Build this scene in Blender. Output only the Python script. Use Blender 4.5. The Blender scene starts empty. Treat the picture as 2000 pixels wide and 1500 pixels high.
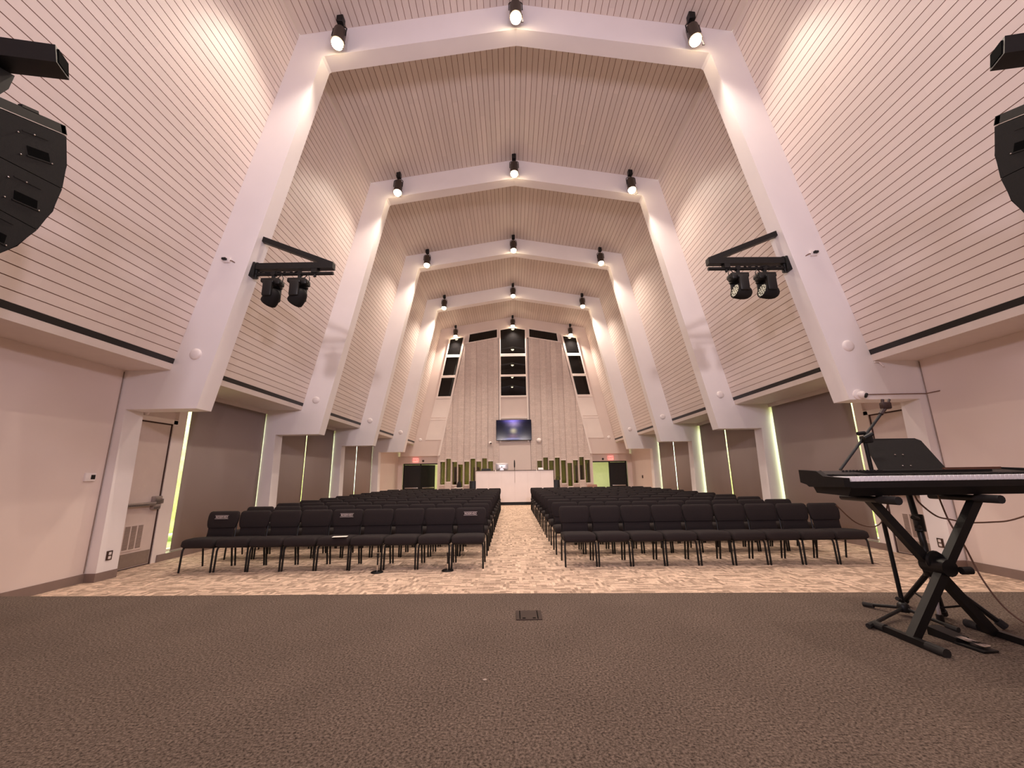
import bpy, bmesh, math, random
from mathutils import Vector, Matrix
random.seed(7)
PI = math.pi
SC = bpy.context.scene
COL = SC.collection

# ---------------------------------------------------------------- camera
F_PX, PITCH, YAW, ROLL = 789.54, 0.22049, 0.00480, 0.01423
def cam_ray(x, u):
    c, s = math.cos(ROLL), math.sin(ROLL); x, u = x*c+u*s, -x*s+u*c
    c, s = math.cos(PITCH), math.sin(PITCH); y, z = c-u*s, s+u*c
    c, s = math.cos(YAW), math.sin(YAW)
    return Vector((x*c+y*s, -x*s+y*c, z))
fwd = cam_ray(0, 0); rgt = cam_ray(1, 0)-fwd; upv = cam_ray(0, 1)-fwd
cam_d = bpy.data.cameras.new('camera'); cam = bpy.data.objects.new('camera', cam_d); COL.objects.link(cam)
m = Matrix((rgt, upv, -fwd)).transposed().to_4x4(); m.translation = Vector((-0.2003, 0, 1.31))
cam.matrix_world = m
cam_d.sensor_width = 36; cam_d.lens = F_PX*36/2000; cam_d.clip_start = 0.05; cam_d.clip_end = 200
SC.camera = cam

# ---------------------------------------------------------------- world, exposure
SC.view_settings.view_transform = 'Standard'; SC.view_settings.look = 'None'
SC.view_settings.gamma = 1; SC.view_settings.use_curve_mapping = False
SC.view_settings.exposure = 0.07
W = bpy.data.worlds.new('World'); SC.world = W; W.use_nodes = True
W.node_tree.nodes['Background'].inputs[0].default_value = (0.97, 1.0, 0.88, 1)
W.node_tree.nodes['Background'].inputs[1].default_value = 8.0

# ---------------------------------------------------------------- large lights
def area(name, loc, target, sx, sy, power, color, spread=PI):
    d = bpy.data.lights.new(name, 'AREA'); d.shape = 'RECTANGLE'; d.size = sx; d.size_y = sy
    d.energy = power; d.color = color; d.spread = spread
    o = bpy.data.objects.new(name, d); COL.objects.link(o); o.location = loc
    o.rotation_euler = (Vector(target)-Vector(loc)).to_track_quat('-Z', 'Y').to_euler()
    return o
def spot(name, loc, target, power, color, size=120, blend=1.0, soft=.07):
    d = bpy.data.lights.new(name, 'SPOT'); d.energy = power; d.color = color; d.spot_size = math.radians(size); d.spot_blend = blend; d.shadow_soft_size = soft
    o = bpy.data.objects.new(name, d); COL.objects.link(o); o.location = loc
    o.rotation_euler = (Vector(target)-Vector(loc)).to_track_quat('-Z', 'Y').to_euler()
    return o
# lamps over and behind the stage, with added far-wall fill (the room carries on behind the camera)
for x in (-3.85, 0, 3.85): spot('stage_lamp', (x, 2.1, 8.1), (x*.75, 1.2, 0), (205, 205, 330)[int(x > 0)+int(x >= 0)], (1.0, .88, .79), 125)
for x in (-1.2, 1.2): spot('stage_wash', (x, -2.4, 4.4), (x*1.2, 12, 7.0), 560, (.95, .85, 1.0), 108, 1.0, .25)
for x in (-3.6, 3.6): spot('stage_wash', (x, -2.4, 4.4), (-x*1.5, 5.5, 4.6), 760, (.96, .84, .98), 100, 1.0, .25)
for x in (-1.2, 1.2): spot('far_wall_fill', (x, -2.4, 4.6), (x*1.5, 21, 4.4), 1200, (1.0, .87, .84), 42, .8, .15)  # unseen fill spots added to brighten the far wall and desk
area('lobby_light', (-2.6, 23.2, 2.75), (-2.6, 23.2, 0), 5.0, 2.0, 190, (1.0, 0.95, 0.66))
area('lobby_light', (3.4, 23.2, 2.75), (3.4, 23.2, 0), 5.0, 2.0, 120, (1.0, 1.0, 0.72))
SPOT_POWER = 420
SPOT_COLOR = (1.0, 0.85, 0.70)

# ---------------------------------------------------------------- materials
def nd(nt, t, **kw):
    n = nt.nodes.new(t)
    for k, v in kw.items(): setattr(n, k, v)
    return n
def pm(name, c, rough=0.6, metal=0.0, noise=0.0, nscale=8.0, bump=0.0, bscale=200.0, spec=0.5, emit=None, estr=0.0, stretch=None):
    mt = bpy.data.materials.new(name); mt.use_nodes = True; nt = mt.node_tree
    b = nt.nodes['Principled BSDF']
    b.inputs['Base Color'].default_value = (*c, 1); b.inputs['Roughness'].default_value = rough
    b.inputs['Metallic'].default_value = metal; b.inputs['Specular IOR Level'].default_value = spec
    if emit: b.inputs['Emission Color'].default_value = (*emit, 1); b.inputs['Emission Strength'].default_value = estr
    if noise or bump:
        tc = nd(nt, 'ShaderNodeTexCoord')
        src = tc.outputs['Object']
        if stretch:
            mp = nd(nt, 'ShaderNodeMapping'); mp.inputs['Scale'].default_value = stretch
            nt.links.new(src, mp.inputs[0]); src = mp.outputs[0]
    if noise:
        n = nd(nt, 'ShaderNodeTexNoise'); n.inputs['Scale'].default_value = nscale; n.inputs['Detail'].default_value = 4
        nt.links.new(src, n.inputs['Vector'])
        r = nd(nt, 'ShaderNodeMapRange'); r.inputs[1].default_value = .3; r.inputs[2].default_value = .7
        r.inputs[3].default_value = 1-noise; r.inputs[4].default_value = 1+noise
        nt.links.new(n.outputs[0], r.inputs[0])
        mx = nd(nt, 'ShaderNodeVectorMath', operation='SCALE'); mx.inputs[0].default_value = c
        nt.links.new(r.outputs[0], mx.inputs['Scale']); nt.links.new(mx.outputs[0], b.inputs['Base Color'])
    if bump:
        n = nd(nt, 'ShaderNodeTexNoise'); n.inputs['Scale'].default_value = bscale; n.inputs['Detail'].default_value = 3
        nt.links.new(src, n.inputs['Vector'])
        bp = nd(nt, 'ShaderNodeBump'); bp.inputs['Strength'].default_value = bump; bp.inputs['Distance'].default_value = .01
        nt.links.new(n.outputs[0], bp.inputs['Height']); nt.links.new(bp.outputs[0], b.inputs['Normal'])
    return mt

def board_mat(name, c, axis, pitch, off):
    """painted boards: each board a slightly different tone"""
    mt = pm(name, c, .5); nt = mt.node_tree; b = nt.nodes['Principled BSDF']
    tc = nd(nt, 'ShaderNodeTexCoord'); sp = nd(nt, 'ShaderNodeSeparateXYZ'); nt.links.new(tc.outputs['Object'], sp.inputs[0])
    a = nd(nt, 'ShaderNodeMath', operation='SUBTRACT'); a.inputs[1].default_value = off; nt.links.new(sp.outputs[axis], a.inputs[0])
    d = nd(nt, 'ShaderNodeMath', operation='DIVIDE'); d.inputs[1].default_value = pitch; nt.links.new(a.outputs[0], d.inputs[0])
    f = nd(nt, 'ShaderNodeMath', operation='FLOOR'); nt.links.new(d.outputs[0], f.inputs[0])
    y = nd(nt, 'ShaderNodeMath', operation='DIVIDE'); y.inputs[1].default_value = 3.1; nt.links.new(sp.outputs[1], y.inputs[0])
    off2 = nd(nt, 'ShaderNodeMath', operation='MULTIPLY_ADD'); off2.inputs[1].default_value = .37; nt.links.new(f.outputs[0], off2.inputs[0]); nt.links.new(y.outputs[0], off2.inputs[2])
    f2 = nd(nt, 'ShaderNodeMath', operation='FLOOR'); nt.links.new(off2.outputs[0], f2.inputs[0])
    cb = nd(nt, 'ShaderNodeCombineXYZ'); nt.links.new(f.outputs[0], cb.inputs[0]); nt.links.new(f2.outputs[0], cb.inputs[1])
    wn = nd(nt, 'ShaderNodeTexWhiteNoise', noise_dimensions='3D'); nt.links.new(cb.outputs[0], wn.inputs['Vector'])
    r = nd(nt, 'ShaderNodeMapRange'); r.inputs[3].default_value = .955; r.inputs[4].default_value = 1.04; nt.links.new(wn.outputs[0], r.inputs[0])
    mx = nd(nt, 'ShaderNodeVectorMath', operation='SCALE'); mx.inputs[0].default_value = c
    nt.links.new(r.outputs[0], mx.inputs['Scale']); nt.links.new(mx.outputs[0], b.inputs['Base Color'])
    return mt

def tile_carpet():
    mt = pm('carpet_tile', (.6, .45, .35), .95, spec=.1); nt = mt.node_tree; b = nt.nodes['Principled BSDF']
    tc = nd(nt, 'ShaderNodeTexCoord')
    outs = []
    for rot, sc in ((0, 1.0), (PI/2, 1.0)):
        mp = nd(nt, 'ShaderNodeMapping'); mp.inputs['Rotation'].default_value = (0, 0, rot); nt.links.new(tc.outputs['Object'], mp.inputs[0])
        br = nd(nt, 'ShaderNodeTexBrick'); nt.links.new(mp.outputs[0], br.inputs['Vector'])
        br.inputs['Color1'].default_value = (.84, .625, .49, 1); br.inputs['Color2'].default_value = (.33, .235, .18, 1); br.inputs['Mortar'].default_value = (.56, .41, .31, 1)
        br.inputs['Scale'].default_value = 1; br.inputs['Brick Width'].default_value = .14; br.inputs['Row Height'].default_value = .04
        br.inputs['Mortar Size'].default_value = .003; br.inputs['Bias'].default_value = .1
        outs.append(br)
    vo = nd(nt, 'ShaderNodeTexVoronoi', distance='CHEBYCHEV'); vo.inputs['Scale'].default_value = 6.5; nt.links.new(tc.outputs['Object'], vo.inputs['Vector'])
    sp = nd(nt, 'ShaderNodeSeparateXYZ'); nt.links.new(vo.outputs['Color'], sp.inputs[0])
    gt = nd(nt, 'ShaderNodeMath', operation='GREATER_THAN'); gt.inputs[1].default_value = .6; nt.links.new(sp.outputs[0], gt.inputs[0])
    mx = nd(nt, 'ShaderNodeMix', data_type='RGBA'); nt.links.new(gt.outputs[0], mx.inputs[0]); nt.links.new(outs[0].outputs[0], mx.inputs[6]); nt.links.new(outs[1].outputs[0], mx.inputs[7])
    n = nd(nt, 'ShaderNodeTexNoise'); n.inputs['Scale'].default_value = 60; nt.links.new(tc.outputs['Object'], n.inputs['Vector'])
    r = nd(nt, 'ShaderNodeMapRange'); r.inputs[1].default_value = .3; r.inputs[2].default_value = .7; r.inputs[3].default_value = .86; r.inputs[4].default_value = 1.12; nt.links.new(n.outputs[0], r.inputs[0])
    ms = nd(nt, 'ShaderNodeVectorMath', operation='SCALE'); nt.links.new(mx.outputs[2], ms.inputs[0]); nt.links.new(r.outputs[0], ms.inputs['Scale'])
    nt.links.new(ms.outputs[0], b.inputs['Base Color'])
    return mt

def loop_carpet():
    mt = pm('carpet_loop', (.2, .15, .12), .95, spec=.1); nt = mt.node_tree; b = nt.nodes['Principled BSDF']
    tc = nd(nt, 'ShaderNodeTexCoord')
    n = nd(nt, 'ShaderNodeTexNoise'); n.inputs['Scale'].default_value = 95; n.inputs['Detail'].default_value = 3; n.inputs['Roughness'].default_value = .7; nt.links.new(tc.outputs['Object'], n.inputs['Vector'])
    cr = nd(nt, 'ShaderNodeValToRGB'); nt.links.new(n.outputs[0], cr.inputs[0])
    e = cr.color_ramp.elements; e[0].position = .33; e[0].color = (.032, .0225, .0175, 1); e[1].position = .68; e[1].color = (.225, .167, .135, 1)
    n2 = nd(nt, 'ShaderNodeTexNoise'); n2.inputs['Scale'].default_value = 2.2; nt.links.new(tc.outputs['Object'], n2.inputs['Vector'])
    r = nd(nt, 'ShaderNodeMapRange'); r.inputs[1].default_value = .3; r.inputs[2].default_value = .7; r.inputs[3].default_value = .93; r.inputs[4].default_value = 1.07; nt.links.new(n2.outputs[0], r.inputs[0])
    ms = nd(nt, 'ShaderNodeVectorMath', operation='SCALE'); nt.links.new(cr.outputs[0], ms.inputs[0]); nt.links.new(r.outputs[0], ms.inputs['Scale'])
    nt.links.new(ms.outputs[0], b.inputs['Base Color'])
    bp = nd(nt, 'ShaderNodeBump'); bp.inputs['Strength'].default_value = .8; bp.inputs['Distance'].default_value = .006
    nt.links.new(n.outputs[0], bp.inputs['Height']); nt.links.new(bp.outputs[0], b.inputs['Normal'])
    return mt

def block_mat():
    mt = pm('painted_block', (.58, .46, .41), .8); nt = mt.node_tree; b = nt.nodes['Principled BSDF']
    tc = nd(nt, 'ShaderNodeTexCoord'); mp = nd(nt, 'ShaderNodeMapping'); mp.inputs['Rotation'].default_value = (PI/2, 0, 0); nt.links.new(tc.outputs['Object'], mp.inputs[0])
    br = nd(nt, 'ShaderNodeTexBrick', offset=0.5); nt.links.new(mp.outputs[0], br.inputs['Vector'])
    br.inputs['Color1'].default_value = (.70, .585, .535, 1); br.inputs['Color2'].default_value = (.645, .535, .485, 1); br.inputs['Mortar'].default_value = (.615, .505, .455, 1)
    br.inputs['Scale'].default_value = 1; br.inputs['Brick Width'].default_value = .3; br.inputs['Row Height'].default_value = .1; br.inputs['Mortar Size'].default_value = .006
    n = nd(nt, 'ShaderNodeTexNoise'); n.inputs['Scale'].default_value = 26; n.inputs['Detail'].default_value = 5; nt.links.new(tc.outputs['Object'], n.inputs['Vector'])
    r = nd(nt, 'ShaderNodeMapRange'); r.inputs[1].default_value = .3; r.inputs[2].default_value = .7; r.inputs[3].default_value = .88; r.inputs[4].default_value = 1.12; nt.links.new(n.outputs[0], r.inputs[0])
    ms = nd(nt, 'ShaderNodeVectorMath', operation='SCALE'); nt.links.new(br.outputs[0], ms.inputs[0]); nt.links.new(r.outputs[0], ms.inputs['Scale'])
    nt.links.new(ms.outputs[0], b.inputs['Base Color'])
    return mt

def clear_glass(name, tint, gloss):
    mt = bpy.data.materials.new(name); mt.use_nodes = True; nt = mt.node_tree; nt.nodes.clear()
    o = nd(nt, 'ShaderNodeOutputMaterial'); t = nd(nt, 'ShaderNodeBsdfTransparent'); t.inputs[0].default_value = (*tint, 1)
    g = nd(nt, 'ShaderNodeBsdfGlossy'); g.inputs['Roughness'].default_value = .03
    mx = nd(nt, 'ShaderNodeMixShader'); mx.inputs[0].default_value = gloss
    nt.links.new(t.outputs[0], mx.inputs[1]); nt.links.new(g.outputs[0], mx.inputs[2]); nt.links.new(mx.outputs[0], o.inputs[0])
    return mt

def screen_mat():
    """television screen: stage reflection painted as emission, navy with violet at the top and a pale square in the middle"""
    mt = pm('tv_painted_reflection', (.006, .006, .008), .12, spec=.12, emit=(0, 0, 0), estr=1.0); nt = mt.node_tree; b = nt.nodes['Principled BSDF']
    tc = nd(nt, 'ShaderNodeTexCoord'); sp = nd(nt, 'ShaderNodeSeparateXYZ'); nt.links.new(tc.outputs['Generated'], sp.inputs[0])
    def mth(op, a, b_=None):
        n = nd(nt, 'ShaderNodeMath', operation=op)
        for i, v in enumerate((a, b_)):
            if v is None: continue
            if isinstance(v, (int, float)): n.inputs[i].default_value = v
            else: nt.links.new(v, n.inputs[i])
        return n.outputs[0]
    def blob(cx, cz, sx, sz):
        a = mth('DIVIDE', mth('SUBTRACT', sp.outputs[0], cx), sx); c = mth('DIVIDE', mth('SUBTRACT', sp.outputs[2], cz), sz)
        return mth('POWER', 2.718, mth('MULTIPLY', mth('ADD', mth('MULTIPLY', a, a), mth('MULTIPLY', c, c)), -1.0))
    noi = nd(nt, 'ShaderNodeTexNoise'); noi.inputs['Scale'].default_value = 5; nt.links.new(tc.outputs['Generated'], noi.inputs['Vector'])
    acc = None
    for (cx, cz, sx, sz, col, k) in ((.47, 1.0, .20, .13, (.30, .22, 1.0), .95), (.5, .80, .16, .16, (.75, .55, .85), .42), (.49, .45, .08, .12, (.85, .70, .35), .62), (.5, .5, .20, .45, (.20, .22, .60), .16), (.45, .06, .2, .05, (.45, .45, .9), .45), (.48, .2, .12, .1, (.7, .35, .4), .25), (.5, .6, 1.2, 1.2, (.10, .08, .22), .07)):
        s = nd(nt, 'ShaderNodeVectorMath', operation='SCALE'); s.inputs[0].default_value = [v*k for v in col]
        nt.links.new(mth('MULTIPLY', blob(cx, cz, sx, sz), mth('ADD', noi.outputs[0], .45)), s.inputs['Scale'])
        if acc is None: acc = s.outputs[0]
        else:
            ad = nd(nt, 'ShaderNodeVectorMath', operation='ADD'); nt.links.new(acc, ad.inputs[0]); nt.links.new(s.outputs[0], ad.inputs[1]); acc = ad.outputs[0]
    nt.links.new(acc, b.inputs['Emission Color'])  # reflected stage light is put into the emission colour
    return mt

A_X, A_Z, P_Z = 3.928, 9.129, 9.813
O_X, O_Z = 5.191, 2.881
Y1, BAY, YW, YS = 5.768, 3.8, 20.968, -3.0
NB = 52
WP = (A_Z-3.047)/NB                                        # board pitch measured in height
NC = 33
CP = A_X/NC
BOARD_C = (.74, .63, .585)
M = dict(
    frame=pm('frame_paint', (.86, .80, .79), .55, noise=.02, nscale=1.5),
    wallb=board_mat('wall_boards', BOARD_C, 2, WP, 3.047),
    ceilb=board_mat('ceiling_boards', (.70, .60, .545), 0, CP, 0.0),
    gap=pm('board_gap', (.30, .17, .125), .9),
    plaster=pm('wall_paint', (.75, .63, .58), .7, noise=.02, nscale=1.2),
    plaster_pale=pm('trim_paint', (.84, .74, .69), .55, noise=.02, nscale=2),
    soffit=pm('soffit_paint', (.70, .61, .57), .6, noise=.02),
    blackstrip=pm('black_reveal', (.012, .010, .010), .4, noise=.1),
    base=pm('rubber_base', (.24, .17, .145), .6, noise=.05),
    shade=pm('shade_fabric', (.36, .29, .265), .85, noise=.03, nscale=300, stretch=(1, 1, .3)),
    blockjoint=pm('block_joint', (.50, .40, .355), .8, noise=.05), tile=tile_carpet(), loop=loop_carpet(), block=block_mat(),
    door=pm('door_paint', (.66, .54, .49), .5, noise=.02), steel=pm('brushed_steel', (.42, .38, .37), .35, .9, noise=.1, nscale=40),
    kick=pm('kick_plate', (.34, .27, .235), .45, .5, noise=.06, nscale=20), louver=pm('louver', (.33, .25, .21), .6, noise=.05),
    fabric=pm('black_fabric', (.024, .018, .0185), .92, noise=.25, nscale=220, bump=.3, bscale=500, spec=.25),
    leg=pm('black_steel', (.008, .007, .007), .42, .1, noise=.1, spec=.35),
    chrome=pm('chrome', (.7, .66, .64), .18, 1.0, noise=.03),
    black=pm('black_plastic', (.007, .006, .006), .45, spec=.35, noise=.15), blackm=pm('black_metal', (.010, .009, .009), .42, .2, spec=.35, noise=.15, nscale=30),
    cab=pm('speaker_paint', (.007, .0055, .0055), .75, spec=.25, noise=.2, nscale=60, bump=.15, bscale=260),
    dark=pm('dark_recess', (.002, .002, .002), .9, spec=.05, noise=.1),
    glass_black=pm('dark_glazing', (.003, .0028, .003), .005, spec=.5, noise=.05),
    white=pm('white_plastic', (.82, .74, .72), .4, noise=.02), ivory=pm('ivory_keys', (.95, .92, .94), .25, noise=.02),
    pink=pm('desk_laminate', (.90, .80, .78), .35, noise=.02, nscale=3),
    bronze=pm('can_paint', (.075, .055, .043), .45, .4, noise=.15),
    lens=pm('lamp_lens', (1, .9, .7), .3, emit=(1.0, .80, .52), estr=40.0, noise=.02),
    led=pm('led_lens', (.75, .76, .6), .15, .3, noise=.03), brass=pm('outlet_plate', (.10, .06, .045), .4, .6, noise=.05),
    red=pm('exit_red', (.5, .02, .02), .5, emit=(.75, .01, .01), estr=1.0, noise=.02), exitw=pm('exit_face', (.9, .5, .45), .5, emit=(1.0, .18, .15), estr=1.5, noise=.02),
    paper=pm('paper', (.86, .80, .74), .8, noise=.02), ink=pm('white_ink', (.80, .68, .66), .8, noise=.02),
    boxcover=pm('box_cover', (.06, .042, .035), .75, noise=.08, spec=.12), gapdark=pm('door_joint', (.06, .03, .024), .9, noise=.05), clip=pm('clip_plastic', (.035, .013, .009), .5, noise=.1), lobby=pm('lobby_paint', (.66, .66, .44), .8, noise=.03), lobbyfloor=pm('lobby_floor', (.36, .38, .16), .7, noise=.1),
    glass=clear_glass('window_glass', (.93, 1.0, .90), .06), olive=clear_glass('olive_glass', (.40, .37, .23), .10),
    lawn=pm('lawn', (.62, .68, .32), .9, noise=.3, nscale=3), hedge=pm('hedge', (.82, .86, .50), .9, noise=.4, nscale=5),
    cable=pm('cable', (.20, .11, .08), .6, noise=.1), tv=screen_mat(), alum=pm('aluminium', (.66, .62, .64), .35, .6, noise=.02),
    tan=pm('tan_fabric', (.42, .25, .20), .9, noise=.1), foot=pm('rubber', (.016, .013, .012), .8, noise=.2), wood=pm('walnut_strip', (.10, .035, .018), .5, noise=.2),
)

# ---------------------------------------------------------------- mesh builder
class MB:
    def __init__(s): s.v = []; s.f = []; s.m = []; s.sm = []
    def add(s, vs, fs, mat=0, smooth=False, mx=None):
        o = len(s.v)
        s.v += [tuple(mx @ Vector(v)) if mx else tuple(v) for v in vs]
        for f in fs: s.f.append([i+o for i in f]); s.m.append(mat); s.sm.append(smooth)
        return s
    def box(s, a, b, mat=0, mx=None):
        x0, y0, z0 = [min(p, q) for p, q in zip(a, b)]; x1, y1, z1 = [max(p, q) for p, q in zip(a, b)]
        v = [(x0, y0, z0), (x1, y0, z0), (x1, y1, z0), (x0, y1, z0), (x0, y0, z1), (x1, y0, z1), (x1, y1, z1), (x0, y1, z1)]
        return s.add(v, [(0, 3, 2, 1), (4, 5, 6, 7), (0, 1, 5, 4), (1, 2, 6, 5), (2, 3, 7, 6), (3, 0, 4, 7)], mat, False, mx)
    def prism(s, poly, axis, a, b, mat=0, mx=None):
        """poly in the two remaining axes (in xyz order), extruded along axis from a to b"""
        def P(p, t):
            q = list(p); q.insert(axis, t); return q
        n = len(poly); v = [P(p, a) for p in poly]+[P(p, b) for p in poly]
        f = [tuple(range(n)), tuple(range(2*n-1, n-1, -1))]+[(i, i+n, (i+1) % n+n, (i+1) % n) for i in range(n)]
        return s.add(v, f, mat, False, mx)
    def rbox(s, a, b, r, seg=2, mat=0, mx=None):
        bm = bmesh.new(); bmesh.ops.create_cube(bm, size=1)
        c = [(p+q)/2 for p, q in zip(a, b)]; d = [abs(p-q) for p, q in zip(a, b)]
        for v in bm.verts: v.co = Vector((v.co.x*d[0]+c[0], v.co.y*d[1]+c[1], v.co.z*d[2]+c[2]))
        bmesh.ops.bevel(bm, geom=bm.edges[:], offset=min(r, min(d)*.49), segments=seg, affect='EDGES', profile=.5)
        bm.verts.index_update()
        s.add([v.co.copy() for v in bm.verts], [[v.index for v in f.verts] for f in bm.faces], mat, True, mx); bm.free()
        return s
    def rings(s, rs, mat=0, cap=True, smooth=True, mx=None):
        n = len(rs[0]); v = [p for r in rs for p in r]; f = []
        for k in range(len(rs)-1):
            for i in range(n): f.append((k*n+i, k*n+(i+1) % n, (k+1)*n+(i+1) % n, (k+1)*n+i))
        if cap: f.append(tuple(range(n-1, -1, -1))); f.append(tuple(range((len(rs)-1)*n, len(rs)*n)))
        return s.add(v, f, mat, smooth, mx)
    def tube(s, pts, r, n=8, mat=0, mx=None, square=False):
        pts = [Vector(p) for p in pts]; rs = []
        rr = r if isinstance(r, (list, tuple)) else [r]*len(pts)
        up = None
        for i, p in enumerate(pts):
            t = ((pts[i+1]-p) if i < len(pts)-1 else Vector((0, 0, 0)))+((p-pts[i-1]) if i else Vector((0, 0, 0)))
            t.normalize()
            if up is None: up = Vector((0, 0, 1)) if abs(t.z) < .9 else Vector((0, 1, 0))
            u = up-t*up.dot(t); u.normalize(); w = t.cross(u); up = u
            if square: rs.append([p+u*(rr[i]*a)+w*(rr[i]*b) for a, b in ((1, 1), (1, -1), (-1, -1), (-1, 1))])
            else: rs.append([p+u*(rr[i]*math.cos(2*PI*k/n))+w*(rr[i]*math.sin(2*PI*k/n)) for k in range(n)])
        return s.rings(rs, mat, True, not square, mx)
    def lathe(s, prof, n=20, mat=0, mx=None):
        rs = [[(r*math.cos(2*PI*k/n), r*math.sin(2*PI*k/n), z) for k in range(n)] for r, z in prof]
        return s.rings(rs, mat, True, True, mx)
    def ball(s, c, r, n=12, mat=0, sz=1.0, mx=None):
        prof = [(max(1e-4, r*math.sin(PI*i/8)), -r*sz*math.cos(PI*i/8)) for i in range(9)]
        t = Matrix.Translation(c)
        return s.lathe(prof, n, mat, mx @ t if mx else t)
    def build(s, name, mats, parent=None, **props):
        me = bpy.data.meshes.new(name); me.from_pydata(s.v, [], s.f)
        for mt in (mats if isinstance(mats, (list, tuple)) else [mats]): me.materials.append(M[mt] if isinstance(mt, str) else mt)
        me.polygons.foreach_set('material_index', s.m); me.polygons.foreach_set('use_smooth', s.sm)
        bm = bmesh.new(); bm.from_mesh(me); bmesh.ops.recalc_face_normals(bm, faces=bm.faces[:]); bm.to_mesh(me); bm.free()
        if any(s.sm): me.set_sharp_from_angle(angle=math.radians(42))
        me.update()
        o = bpy.data.objects.new(name, me); COL.objects.link(o)
        if parent: o.parent = parent
        for k, v in props.items(): o[k] = v
        return o
def empty(name, loc=(0, 0, 0), rz=0, **props):
    o = bpy.data.objects.new(name, None); COL.objects.link(o); o.location = loc; o.rotation_euler = (0, 0, rz); o.empty_display_size = .1
    for k, v in props.items(): o[k] = v
    return o
def thing(name, label, cat, loc=(0, 0, 0), rz=0, group=None):
    o = empty(name, loc, rz, label=label, category=cat)
    if group: o['group'] = group
    return o
def struct(name, mb, mats, parent=None, label=None):
    o = mb.build(name, mats, parent)
    if not parent: o['kind'] = 'structure'
    if label: o['label'] = label
    return o
def one(name, mb, mats, label, cat, group=None):
    o = mb.build(name, mats); o['label'] = label; o['category'] = cat
    if group: o['group'] = group
    return o
def dup(root, loc, rz=None, label=None, group=None):
    r = root.copy(); COL.objects.link(r); r.location = loc
    if rz is not None: r.rotation_euler = (0, 0, rz)
    if label: r['label'] = label
    if group: r['group'] = group
    for ch in list(root.children):
        c = ch.copy(); COL.objects.link(c); c.parent = r
        for g in list(ch.children):
            d = g.copy(); COL.objects.link(d); d.parent = c
    return r
def mirror_x(pts): return [(-p[0],)+tuple(p[1:]) for p in pts]
def super_ring(c, a, b, n=20, e=4.0, plane='xy'):
    out = []
    for k in range(n):
        t = 2*PI*(k+.5)/n; ct, st = math.cos(t), math.sin(t)
        u = a*math.copysign(abs(ct)**(2/e), ct); w = b*math.copysign(abs(st)**(2/e), st)
        if plane == 'xy': out.append((c[0]+u, c[1]+w, c[2]))
        elif plane == 'xz': out.append((c[0]+u, c[1], c[2]+w))
        else: out.append((c[0], c[1]+u, c[2]+w))
    return out
def text_mesh(txt, size, mat, loc, rot, parent=None, name='lettering', ext=.001):
    cu = bpy.data.curves.new('t', 'FONT'); cu.body = txt; cu.size = size; cu.align_x = 'CENTER'; cu.align_y = 'CENTER'; cu.extrude = ext
    to = bpy.data.objects.new('t', cu); COL.objects.link(to); bpy.context.view_layer.update()
    me = bpy.data.meshes.new_from_object(to.evaluated_get(bpy.context.evaluated_depsgraph_get()))
    bpy.data.objects.remove(to); bpy.data.curves.remove(cu)
    me.name = name; me.materials.clear(); me.materials.append(M[mat])
    o = bpy.data.objects.new(name, me); COL.objects.link(o); o.location = loc; o.rotation_euler = rot
    if parent: o.parent = parent
    return o
ORD = ['first', 'second', 'third', 'fourth', 'fifth', 'sixth', 'seventh', 'eighth', 'ninth', 'tenth', 'eleventh', 'twelfth']

# ================================================================ ROOM
# floors
struct('floor', MB().box((-6.3, 2.5, -.2), (6.3, YW+6, 0)), 'tile', label='pale patterned carpet tile floor of the seating area')
EDGE = [(-5.86, 3.66), (-3.9, 3.575), (-2.25, 3.52), (-.2, 3.457), (1.75, 3.372), (3.6, 3.29), (5.86, 3.19)]
struct('stage_floor', MB().prism([(-5.86, YS), (5.86, YS)]+EDGE[::-1], 2, 0.0, .40), 'loop', label='raised stage covered in brown loop carpet')

# ceiling of boards (two slopes, V grooves along the room)
def board_profile(p0, p1, n, gw=.0095, gd=.007, inward=(0, -1)):
    """points from p0 to p1 with n boards and grooves, plus which segments are grooves"""
    p0 = Vector(p0); p1 = Vector(p1); d = (p1-p0); L = d.length; d.normalize(); nn = Vector(inward)
    pts = []; g = []
    for i in range(n):
        a = p0+d*(L*i/n+gw/2); b = p0+d*(L*(i+1)/n-gw/2)
        if i: g.append(True)
        pts.append(a); pts.append(b); g.append(False)
        if i < n-1:
            pts.append(b-nn*gd); pts.append(p0+d*(L*(i+1)/n+gw/2)-nn*gd); g += [True, True]
    return pts, g
def extrude_profile(mb, pts, g, y0, y1):
    n = len(pts); v = [(p.x, y0, p.y) for p in pts]+[(p.x, y1, p.y) for p in pts]
    for i in range(n-1): 
        mb.add([v[i], v[i+1], v[n+i+1], v[n+i]], [(0, 1, 2, 3)], 1 if g[i] else 0)
ceil = MB()
for sx in (-1, 1):
    nv = Vector((-sx*(P_Z-A_Z), -A_X)).normalized()
    pts, g = board_profile((0, P_Z), (sx*A_X, A_Z), NC, inward=nv); extrude_profile(ceil, pts, g, YS, YW+.05)
    ceil.prism([(0, P_Z+.06), (sx*(A_X+.05), A_Z+.06), (sx*(A_X+.05), A_Z+.2), (0, P_Z+.2)], 1, YS, YW+.3)
struct('ceiling', ceil, ['ceilb', 'gap'], label='pitched board ceiling with dark joints')

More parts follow.
